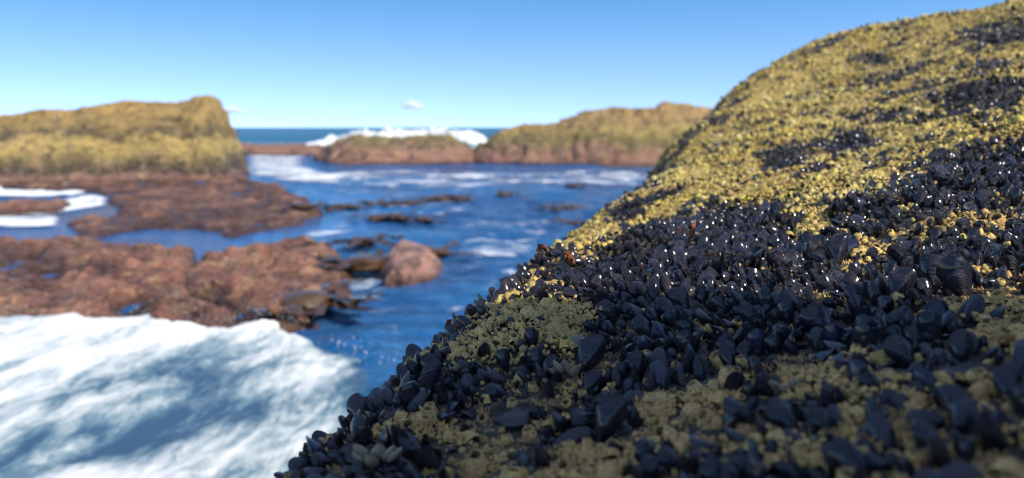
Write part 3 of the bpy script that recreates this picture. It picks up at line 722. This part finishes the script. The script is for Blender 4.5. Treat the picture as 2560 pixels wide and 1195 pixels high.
# ------------------------------------------------------------------ mussels
def valve_arrays(nt, ns, side, seed):
    r = random.Random(seed)
    wd, wv, hh = r.uniform(.29, .36), r.uniform(.20, .26), r.uniform(.16, .21)
    pk, bend = r.uniform(.58, .70), r.uniform(-.06, .06)
    t = np.linspace(0, 1, nt) ** 0.9; t = 1 - (1 - t) ** 1.35
    s = np.sin(np.linspace(-1, 1, ns) * math.pi / 2)
    def outline(t, pk, a): return np.where(t < pk, (t / pk) ** a, np.sqrt(np.maximum(0, 1 - ((t - pk) / (1 - pk)) ** 2)))
    wD, wV = wd * outline(t, pk, .72), wv * outline(t, pk * .95, .62)
    tp = r.uniform(.30, .42); H = hh * np.where(t < tp, (t / tp) ** .65, 1 - .97 * ((t - tp) / (1 - tp)) ** r.uniform(1.6, 2.3))
    T, S = np.meshgrid(t, s, indexing='ij')
    X = np.where(S > 0, S * wD[:, None], S * wV[:, None]) + bend * np.sin(T * math.pi) + .05 * T
    Y = H[:, None] * (1 - np.abs(S) ** r.uniform(1.5, 1.85))
    step = 0.007 * np.sin((T + (1 - T) * np.abs(S) ** 3) * r.uniform(26, 40) + r.uniform(0, 6)) * np.clip(Y / .12, 0, 1)
    Y = (Y + step + 0.004) * side
    V = np.stack([X, Y, T], -1).reshape(-1, 3)
    F = grid_faces(nt, ns)
    if side < 0: F = F[:, ::-1]
    g = (T + (1 - T) * np.abs(S) ** 3).ravel()
    return V, F, g, S.ravel()
def mussel_arrays(nt, ns, seed):
    a = valve_arrays(nt, ns, 1, seed); b = valve_arrays(nt, ns, -1, seed)
    return np.concatenate([a[0], b[0]]), np.concatenate([a[1], b[1] + len(a[0])]), np.concatenate([a[2], b[2]]), np.concatenate([a[3], b[3]])
NVAR, L0 = 10, 0.035
VALVES = []
for k in range(NVAR):
    pair = []
    for side in (1, -1):
        V, F, g, s = valve_arrays(19, 13, side, 200 + k)
        me = mesh_np('shell_valve', V * L0, F, {'rnd': np.full(len(V), 0.0), 'growth': g, 'lateral': s})
        me.materials.append(M_MUSSEL); pair.append(me)
    VALVES.append(pair)
LOD = {0: [mussel_arrays(13, 9, 200 + k) for k in range(NVAR)], 1: [mussel_arrays(9, 7, 200 + k) for k in range(NVAR)], 2: [mussel_arrays(6, 5, 200 + k) for k in range(NVAR)]}

def basis(ax, roll):
    ax = ax / np.linalg.norm(ax)
    ref = np.array([0, 0, 1.0]) if abs(ax[2]) < .9 else np.array([0, 1.0, 0])
    u = np.cross(ref, ax); u /= np.linalg.norm(u); v = np.cross(ax, u)
    x = u * math.cos(roll) + v * math.sin(roll); y = np.cross(ax, x)
    return np.stack([x, y, ax], 1)                     # columns

class Hash:
    def __init__(s, cell): s.c = cell; s.d = {}
    def ok(s, x, y, r, f=1.0):
        i, j = int(math.floor(x / s.c)), int(math.floor(y / s.c))
        for a in (-1, 0, 1):
            for b in (-1, 0, 1):
                for (qx, qy, qr) in s.d.get((i + a, j + b), ()):
                    m = (r + qr) * f
                    if (qx - x) ** 2 + (qy - y) ** 2 < m * m: return False
        return True
    def put(s, x, y, r): s.d.setdefault((int(math.floor(x / s.c)), int(math.floor(y / s.c))), []).append((x, y, r))

def candidates(n, seed, near_pow=1.0):
    """random points on the rock, denser near the camera"""
    g = np.random.default_rng(seed)
    y = 0.22 * (4.9 / 0.22) ** (g.random(n) ** near_pow)
    x = -0.45 * (0.5 + y * 0.3) + g.random(n) * (0.80 * y + 0.12 + 0.45 * (0.5 + y * 0.3))
    z = hz(x, y); P = np.stack([x, y, z], -1)
    px, py, D = proj(P)
    ok = (px < 2900) & (py < 1500) & (z > -0.75) & (D > .2) & (y < 4.9)
    return P[ok]
def visible(P):
    px, py, D = proj(P)
    v = (px > 5) & (px < 2555) & (py > 5) & (py < 1190)
    for f in np.linspace(0.55, 0.985, 30):
        Q = P * f; v &= Q[:, 2] > hz(Q[:, 0], Q[:, 1]) - 0.012
    return v

mussels = []            # dict: P, R(3x3), L, var, rnd
MH = Hash(0.05)
HEROES = [  # base px, tip px, length m, toward camera, rnd, label
    ((2092, 668), (2112, 592), .046, .35, .05, 'large rounded dark mussel standing proud beside the lit yellow barnacles'),
    ((2322, 735), (2318, 642), .050, .45, .52, 'upright grey-sheened mussel beside the iridescent one at the shade edge'),
    ((2418, 745), (2392, 640), .056, .45, .84, 'tall mussel with pale iridescent bands at the shade edge'),
    ((2235, 755), (2275, 690), .044, .4, .40, 'mussel tilted over beside the grey-sheened upright one'),
    ((2085, 850), (1998, 785), .047, .1, .97, 'slanted slate-blue mussel pointing up toward the rock ridge'),
    ((1450, 935), (1515, 845), .050, .4, .30, 'large dark mussel at the edge of the bare stony patch'),
    ((1500, 1105), (1565, 1000), .047, .45, .55, 'biggest ringed mussel in the column near the bottom centre'),
    ((1372, 1125), (1472, 1075), .044, .25, .98, 'large mussel lying on its side with a blue rim'),
    ((1330, 872), (1318, 822), .028, .5, .02, 'lone round black mussel sitting on the bare stony patch'),
    ((1965, 712), (1958, 662), .028, .55, .83, 'reddish-brown striped mussel at the right of the sunlit cluster'),
    ((1268, 930), (1264, 882), .030, .6, .08, 'smooth oval mussel facing outward left of the gooseneck barnacles'),
    ((1358, 948), (1382, 882), .032, .5, .22, 'narrow ringed mussel directly behind the gooseneck barnacles'),
    ((1728, 900), (1718, 818), .036, .55, .78, 'ridged fan-like mussel in the shaded middle of the cluster'),
]
for (b0, t0, L, tw, rn, lab) in HEROES:
    p = hit(*b0)
    if p is None: continue
    dx, dy = t0[0] - b0[0], -(t0[1] - b0[1]); n = math.hypot(dx, dy)
    right = np.array([1, 0, 0.]); up = np.array([0, SP, CP]); view = p / np.linalg.norm(p)
    ax = (right * dx / n + up * dy / n) - view * tw * 0.5 ; ax /= np.linalg.norm(ax)
    y = -view - ax * (-view @ ax); y /= np.linalg.norm(y); x = np.cross(y, ax)
    if random.random() < .5: x, y = -x, -y
    mussels.append(dict(P=p - ax * L * .12, R=np.stack([x, y, ax], 1), L=L, var=random.randrange(NVAR), rnd=rn, hero=lab))
    MH.put(p[0], p[1], L * .26); q = p + ax * L * .5; MH.put(q[0], q[1], L * .22)

def place_mussels(n, seed, Lf, spacing, maskpow, tilt, near_pow=1.0, limit=99999):
    P = candidates(n, seed, near_pow); m, side = mussel_mask(P)
    g = np.random.default_rng(seed + 1); N = hnormal(P[:, 0], P[:, 1], 0.02)
    az = fbm(P[:, 0] * 9, P[:, 1] * 9, None, 2, seed + 2) * 5.0 + 3.9
    keepm = g.random(len(P)) < m ** maskpow
    cnt = 0
    for i in np.nonzero(keepm)[0]:
        L = Lf(P[i], g); r = L * spacing
        if not MH.ok(P[i, 0], P[i, 1], r): continue
        MH.put(P[i, 0], P[i, 1], r)
        a = az[i] + g.normal(0, .55); tl = np.clip(g.normal(*tilt), .1, 1.35)
        h = np.array([math.cos(a), math.sin(a), 0]); h -= N[i] * (h @ N[i]); h /= np.linalg.norm(h)
        ax = N[i] * math.cos(tl) + h * math.sin(tl)
        R = basis(ax, g.random() * 6.283)
        # lie on the flat side when tilted over
        if g.random() < .65:
            tow = N[i] * .6 - P[i] / np.linalg.norm(P[i]) + g.normal(0, .55, 3); y = tow - ax * (tow @ ax); y /= np.linalg.norm(y); R = np.stack([np.cross(y, ax), y, ax], 1)
        mussels.append(dict(P=P[i] - N[i] * L * .10 - ax * L * .14, R=R, L=L, var=int(g.integers(NVAR)), rnd=float(g.random()), hero=None))
        cnt += 1
        if cnt > limit: break
place_mussels(32000, 300, lambda p, g: (.018 + .020 * g.random() ** 1.4) * (1 if p[1] < 1.4 else .9), .185, 1.4, (.62, .42))
place_mussels(38000, 310, lambda p, g: .009 + .010 * g.random(), .24, 1.3, (.7, .35))

place_mussels(26000, 320, lambda p, g: .014 + .014 * g.random() ** 1.5, .25, 1.15, (.6, .4), .5)

MP = np.array([m['P'] for m in mussels]); ML = np.array([m['L'] for m in mussels]); MA = np.array([m['R'][:, 2] for m in mussels])
mpx, mpy, mD = proj(MP + MA * ML[:, None] * .5)
mvis = visible(MP + MA * ML[:, None] * .9)
score = np.where(mvis, ML / np.maximum(mD, .1), 0); score[:len([m for m in mussels if m['hero']])] += 10
order = np.argsort(-score); single = set(order[:300].tolist())
LANDMARKS = [((2105, 625), 'large proud mussel beside lit barnacles'), ((2405, 690), 'tall iridescent-banded mussel'), ((2255, 720), 'tilted mussel at the shade edge'),
             ((2040, 815), 'slanted slate-blue mussel'), ((1480, 890), 'large mussel edging the bare patch'), ((1535, 1050), 'biggest ringed mussel of the column'),
             ((1420, 1100), 'blue-rimmed mussel lying sideways'), ((1322, 845), 'lone round mussel on bare stone'), ((1960, 690), 'reddish striped mussel'), ((1722, 860), 'ridged fan-like mussel'),
             ((1420, 945), 'tan gooseneck cluster'), ((945, 1168), 'greyish gooseneck cluster'), ((945, 1058), 'brown gooseneck pair'), ((1975, 985), 'pinkish gooseneck cluster'),
             ((1248, 852), 'brown-grey stone'), ((1378, 850), 'orange-brown stone'), ((1290, 1050), 'flat dark stone'), ((1860, 1098), 'reddish shell chip'),
             ((1430, 672), 'red-brown seaweed scrap'), ((1722, 598), 'orange seaweed scrap'), ((1135, 832), 'tiny seaweed tip on the rim'),
             ((2560, 1195), 'bottom right corner of the picture'), ((2560, 880), 'right edge of the picture'), ((2200, 1060), 'hollow right of the dark clump'), ((1700, 1190), 'bottom edge right of the column'),
             ((1150, 1190), 'bottom edge left of the column'), ((2560, 430), 'right edge above the barnacles'), ((2560, 220), 'upper right mussel band'), ((1980, 120), 'skyline shoulder of the rock')]
SECT = ['right of', 'above and right of', 'above', 'above and left of', 'left of', 'below and left of', 'below', 'below and right of']
ORD = ['nearest', 'second', 'third', 'fourth', 'fifth', 'sixth', 'seventh', 'eighth', 'ninth', 'tenth', 'eleventh', 'twelfth']
def place_labels(ids, xs, ys, noun):
    """a label for each id: which one it is, counted outwards from the landmark it lies closest to"""
    cells = {}
    for i in ids:
        d = [math.hypot(xs[i] - q[0][0], ys[i] - q[0][1]) for q in LANDMARKS]; k = int(np.argmin(d))
        a = math.atan2(-(ys[i] - LANDMARKS[k][0][1]), xs[i] - LANDMARKS[k][0][0])
        cells.setdefault((k, int(round(a / (math.pi / 4))) % 8), []).append((d[k], i))
    out = {}
    for (k, q), lst in cells.items():
        for n, (_, i) in enumerate(sorted(lst)):
            o = ORD[n] if n < 12 else 'outermost'
            out[i] = f"{noun(i)}, {o} one {SECT[q]} the {LANDMARKS[k][1]}"
    return out
def mussel_noun(i):
    m = mussels[i]; q = 'large' if m['L'] > .037 else ('small' if m['L'] < .028 else 'mid-sized')
    return q + ' dark mussel'
mlabels = place_labels([i for i in single if not mussels[i]['hero']], mpx, mpy, mussel_noun)
def mgroup(i):
    return 'mussels on the sunlit part of the rock' if mpy[i] < 690 else ('mussels on the shaded left flank' if mpx[i] < 1300 else 'mussels on the shaded near part of the rock')
def mat4(R, p, s):
    return Matrix([[R[0][0] * s, R[0][1] * s, R[0][2] * s, p[0]], [R[1][0] * s, R[1][1] * s, R[1][2] * s, p[1]], [R[2][0] * s, R[2][1] * s, R[2][2] * s, p[2]], [0, 0, 0, 1]])
groups = {'merged': [[], [], []]}
for i, m in enumerate(mussels):
    if i in single:
        root = bpy.data.objects.new('mussel', None); COL.objects.link(root); root.matrix_world = mat4(m['R'], m['P'], m['L'] / L0)
        root.empty_display_size = .01
        tag(root, m['hero'] or mlabels[i], 'mussel', mgroup(i))
        for me in VALVES[m['var']]:
            o = bpy.data.objects.new('shell_valve', me); COL.objects.link(o); o.parent = root
    else:
        q = m['L'] / max(mD[i], .1) * FPX
        groups['merged'][0 if q > 85 else (1 if q > 46 else 2)].append(m)
Vs, Fs, G, S, Rn = [], [], [], [], []; k = 0
for lod in range(3):
    for m in groups['merged'][lod]:
        V, F, g, s = LOD[lod][m['var']]
        Vs.append((V * m['L']) @ m['R'].T + m['P']); Fs.append(F + k); G.append(g); S.append(s); Rn.append(np.full(len(V), m['rnd'])); k += len(V)
bed = add('mussel_bed', mesh_np('mussel_bed', np.concatenate(Vs), np.concatenate(Fs), {'rnd': np.concatenate(Rn), 'growth': np.concatenate(G), 'lateral': np.concatenate(S)}), M_MUSSEL)
tag(bed, 'countless small black mussels covering the rock between the larger ones', 'mussels', kind='stuff')

# ------------------------------------------------------------------ barnacles
def cup(n, seed, hole=True, low=False):
    r = random.Random(seed)
    wob = np.array([r.uniform(.82, 1.15) for _ in range(n)]); a = np.arange(n) / n * 2 * math.pi
    h = r.uniform(.75, 1.25); lean = (r.uniform(-.2, .2), r.uniform(-.2, .2))
    prof = [(1.0, -.25), (.86, .45), (.66, 1.0), (.50, .95), (.40, .15)] if not low else [(1.0, -.2), (.74, .8), (.46, .9), (.30, .4)]
    V, I = [], []
    for q, (rr, z) in enumerate(prof):
        rim = np.array([r.uniform(.88, 1.12) for _ in range(n)]) if 0 < q < 4 else 1
        V.append(np.stack([np.cos(a) * rr * wob + lean[0] * z, np.sin(a) * rr * wob + lean[1] * z, np.full(n, z * h) * rim], 1)); I += [1.0 if q == len(prof) - 1 else (.45 if (q == 3 and not low) else 0.0)] * n
    V.append(np.array([[lean[0] * .3, lean[1] * .3, prof[-1][1] * h]])); I.append(1.0)
    F = []
    for q in range(len(prof) - 1):
        for j in range(n):
            j2 = (j + 1) % n; F += [(q * n + j, q * n + j2, (q + 1) * n + j2), (q * n + j, (q + 1) * n + j2, (q + 1) * n + j)]
    c = len(prof) * n; b = (len(prof) - 1) * n
    for j in range(n): F.append((b + j, b + (j + 1) % n, c))
    return np.concatenate(V), np.array(F), np.array(I)
CUPS = [cup(9, 400 + i) for i in range(8)]; CUPL = [cup(5, 420 + i, low=True) for i in range(8)]
R0 = 0.006
CUP_MESH = []
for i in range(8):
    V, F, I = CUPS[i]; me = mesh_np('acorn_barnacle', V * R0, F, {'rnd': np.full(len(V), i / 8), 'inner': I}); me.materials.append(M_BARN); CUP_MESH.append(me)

barn = []
BH = Hash(0.04)
def place_barnacles(n, seed, near_pow, f):
    P = candidates(n, seed, near_pow); m, side = mussel_mask(P); g = np.random.default_rng(seed + 1)
    N = hnormal(P[:, 0], P[:, 1], .015)
    cl = fbm(P[:, 0] * 20, P[:, 1] * 20, None, 3, seed + 5) + .45 * fbm((P[:, 0] * .93 + P[:, 1] * .37) * 3, (P[:, 1] * .93 - P[:, 0] * .37) * 8, None, 3, seed + 6)
    far = sstep(.8, 1.3, P[:, 1])
    dens = (1 - m) * np.where(cl > .07 - .33 * far, 1.0, .06 + .14 * far) * np.where(P[:, 2] < -.5, .3, 1.0)
    dens = np.maximum(dens, .012)
    ok = g.random(len(P)) < dens
    for i in np.nonzero(ok)[0]:
        y = P[i, 1]
        r = (.0020 + .0052 * g.random() ** 2.2) * (1 + .15 * max(0, y - .8)) * (1 + (.9 * g.random() ** 4))
        if not BH.ok(P[i, 0], P[i, 1], r, f): continue
        if not MH.ok(P[i, 0], P[i, 1], r * .6, .9): continue
        BH.put(P[i, 0], P[i, 1], r)
        lump = max(0., cl[i] + .1) * .012 - .25 * r
        nn = N[i] + g.normal(0, .38 if y < 1.2 else .6, 3); 
        barn.append((P[i] + N[i] * lump, basis(nn, g.random() * 6.28), r, int(g.integers(8)), float(g.random())))
place_barnacles(240000, 500, .70, .64)
BP = np.array([b[0] for b in barn]); BR = np.array([b[2] for b in barn])
bpx, bpy_, bD = proj(BP); bvis = visible(BP + np.array([0, 0, .006]))
bs = np.where(bvis, BR / np.maximum(bD, .1), 0); bsingle = set(np.argsort(-bs)[:300].tolist())
blabels = place_labels(bsingle, bpx, bpy_, lambda i: ('wide' if barn[i][2] > .0062 else 'small') + ' cream barnacle')
Vs, Fs, I_, Rn = [], [], [], []; k = 0
for i, (p, R, r, v, rn) in enumerate(barn):
    if i in bsingle:
        o = bpy.data.objects.new('acorn_barnacle', CUP_MESH[v]); COL.objects.link(o); o.matrix_world = mat4(R, p, r / R0)
        tag(o, blabels[i], 'barnacle', 'tube barnacles between the mussels')
    else:
        V, F, I = (CUPS if r / max(bD[i], .1) * FPX > 9 else CUPL)[v]
        Vs.append((V * r) @ R.T + p); Fs.append(F + k); I_.append(I); Rn.append(np.full(len(V), rn)); k += len(V)
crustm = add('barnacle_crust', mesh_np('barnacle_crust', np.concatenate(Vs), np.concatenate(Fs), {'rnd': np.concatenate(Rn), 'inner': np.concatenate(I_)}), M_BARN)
tag(crustm, 'yellow barnacle crust spread over the upper slope and between mussels', 'barnacles', kind='stuff')
print('COUNTS mussels', len(mussels), 'barnacles', len(barn))

# ------------------------------------------------------------------ coralline tufts
def tufts(n, seed):
    P = candidates(n, seed, 1.15); m, _ = mussel_mask(P); g = np.random.default_rng(seed + 1)
    N = hnormal(P[:, 0], P[:, 1]); px, py, D = proj(P)
    cl = fbm(P[:, 0] * 24, P[:, 1] * 24, None, 3, seed + 3)
    b = np.maximum(poly_sdf(px, py, BARE[0]), 0) > 0
    sel = ((cl > .02) & (g.random(len(P)) < .9 * (1 - m) + .12) & (P[:, 1] < 1.6)) | (b & (cl > -.12))
    Vs, Fs, T, Rn = [], [], [], []; k = 0
    F0 = np.array([(0, 1, 3), (1, 2, 3), (2, 0, 3)])
    for i in np.nonzero(sel)[0]:
        for q in range(6):
            d = N[i] + g.normal(0, .55, 3); R = basis(d, g.random() * 6.28); h = g.uniform(.002, .0055); wd = h * .2
            V = np.array([[wd, 0, 0], [-wd * .5, wd * .87, 0], [-wd * .5, -wd * .87, 0], [0, 0, h]])
            off = np.array([g.normal(0, .003), g.normal(0, .003), 0])
            c = P[i] + off + N[i] * max(0, cl[i]) * .008
            Vs.append(V @ R.T + c); Fs.append(F0 + k); T.append([.2, .2, .2, 1]); Rn.append(np.full(4, g.random())); k += 4
    o = add('coralline_turf', mesh_np('coralline_turf', np.concatenate(Vs), np.concatenate(Fs), {'rnd': np.concatenate(Rn), 'inner': np.concatenate(T)}, False), M_TUFT)
    tag(o, 'pale yellow spiky algae turf between mussels and on the bare patch', 'algae', kind='stuff')
tufts(26000, 600)

# ------------------------------------------------------------------ gooseneck barnacles, stones, red seaweed
def teardrop(nu=10, nv=10):
    t = np.linspace(0, 1, nu); r = .34 * np.sin(np.pi * np.clip(t, .02, .985) ** .8) ** .75
    a = np.linspace(0, 2 * np.pi, nv, endpoint=False)
    V = np.stack([np.outer(r, np.cos(a)), np.outer(r, np.sin(a)) * .55, np.repeat(t[:, None], nv, 1)], -1).reshape(-1, 3)
    F = []
    for i in range(nu - 1):
        for j in range(nv): F.append((i * nv + j, i * nv + (j + 1) % nv, (i + 1) * nv + (j + 1) % nv, (i + 1) * nv + j))
    return V, np.array(F)
CAPM = mesh_np('capitulum', *teardrop()); CAPM.materials.append(M_CAP)
STALK = mesh_np('stalk', *teardrop(7, 8)); STALK.materials.append(M_STALK)
def gooseneck(px, py, n, size, label, seed):
    p = hit(px, py); N = hnormal(p[0], p[1]); r = random.Random(seed)
    root = bpy.data.objects.new('gooseneck_barnacle', None); COL.objects.link(root); root.location = tuple(p + N * size * .12)
    tag(root, label, 'barnacle')
    view = -p / np.linalg.norm(p)
    for i in range(n):
        a = (i / n - .5) * 2.6 + r.uniform(-.2, .2)
        d = N * .75 + view * r.uniform(.2, .7) + np.array([math.sin(a), 0, 0]) * .9
        R = basis(d, r.uniform(-.5, .5)); L = size * r.uniform(.65, 1.15)
        off = np.array([math.sin(a) * size * .55, r.uniform(-.4, .2) * size, 0]) + N * size * r.uniform(0, .25)
        o = bpy.data.objects.new('capitulum', CAPM); COL.objects.link(o); o.parent = root; o.matrix_local = mat4(R, off, L)
        s = bpy.data.objects.new('stalk', STALK); COL.objects.link(s); s.parent = root; s.matrix_local = mat4(basis(N, 0), off - N * size * .55, size * .7)
gooseneck(1420, 945, 7, .018, 'tan gooseneck barnacle cluster below the large dark mussels', 1)
gooseneck(945, 1168, 9, .019, 'greyish gooseneck barnacle cluster at the bottom left rim', 2)
gooseneck(945, 1058, 3, .015, 'brown gooseneck barnacle pair on the left rim of the rock', 3)
gooseneck(1010, 1125, 4, .013, 'olive gooseneck barnacles just above the bottom rim cluster', 4)
gooseneck(1975, 985, 7, .012, 'pinkish gooseneck cluster above the dark clump, right of centre', 5)

def stone(px, py, size, c1, c2, label, seed, squash=.5):
    p = hit(px, py); N = hnormal(p[0], p[1]); V, F = lumpy(seed, squash, .45)
    V = np.round(V * 2.6) / 2.6 * .45 + V * .55
    o = add('stone', mesh_np('stone', V * size, F), mat_simple('stone', c1, c2, 90, .65, .003), loc=tuple(p + N * size * .12))
    o.rotation_euler = (random.uniform(-.3, .3), random.uniform(-.3, .3), random.uniform(0, 6.28))
    tag(o, label, 'stone', 'stones set in the bare patch')
stone(1248, 852, .014, (.085, .07, .06), (.16, .13, .105), 'brown-grey stone left of the lone round mussel', 1)
stone(1378, 850, .012, (.22, .115, .05), (.32, .19, .09), 'orange-brown stone right of the lone round mussel', 2)
stone(1430, 862, .016, (.10, .12, .11), (.19, .20, .18), 'greenish-grey stone beside the orange-brown one', 3)
stone(1325, 790, .013, (.10, .115, .12), (.18, .19, .18), 'blue-grey stone at the top of the bare patch', 4)
stone(1400, 810, .010, (.15, .12, .10), (.24, .19, .15), 'pale brown pebble between the blue-grey and orange stones', 5)
stone(1290, 1050, .017, (.03, .028, .035), (.06, .055, .06), 'flat dark stone among hollow cream barnacles', 6, .3)
stone(1860, 1098, .008, (.30, .12, .05), (.38, .18, .08), 'reddish shell chip standing between blurred bottom mussels', 7, .8)

def weed(px, py, size, n, label, seed):
    p = hit(px, py); N = hnormal(p[0], p[1])
    root = bpy.data.objects.new('red_seaweed', None); COL.objects.link(root); root.location = tuple(p + N * .012)
    tag(root, label, 'seaweed', 'scraps of red seaweed on the mussels')
    r = random.Random(seed)
    for i in range(n):
        me = mesh_np('blade', *ribbon(9, size, size * .22, seed * 10 + i, size * .2)); me.vertices.foreach_get
        add('blade', me, M_REDWEED, root, (r.uniform(-.3, .3) * size, r.uniform(-.3, .3) * size, size * .15), (r.uniform(-.8, .8), r.uniform(-1.2, .0), r.uniform(0, 6.28)))
weed(1430, 672, .019, 6, 'red-brown seaweed scrap on the ridge left of the sunlit cluster', 31)
weed(1722, 598, .017, 4, 'orange seaweed scrap among the far mussels of the cluster', 32)
weed(1358, 640, .020, 3, 'little brown seaweed frond on the left rim', 33)
weed(1135, 832, .016, 3, 'tiny brown seaweed tip on the rim above the surf', 34)
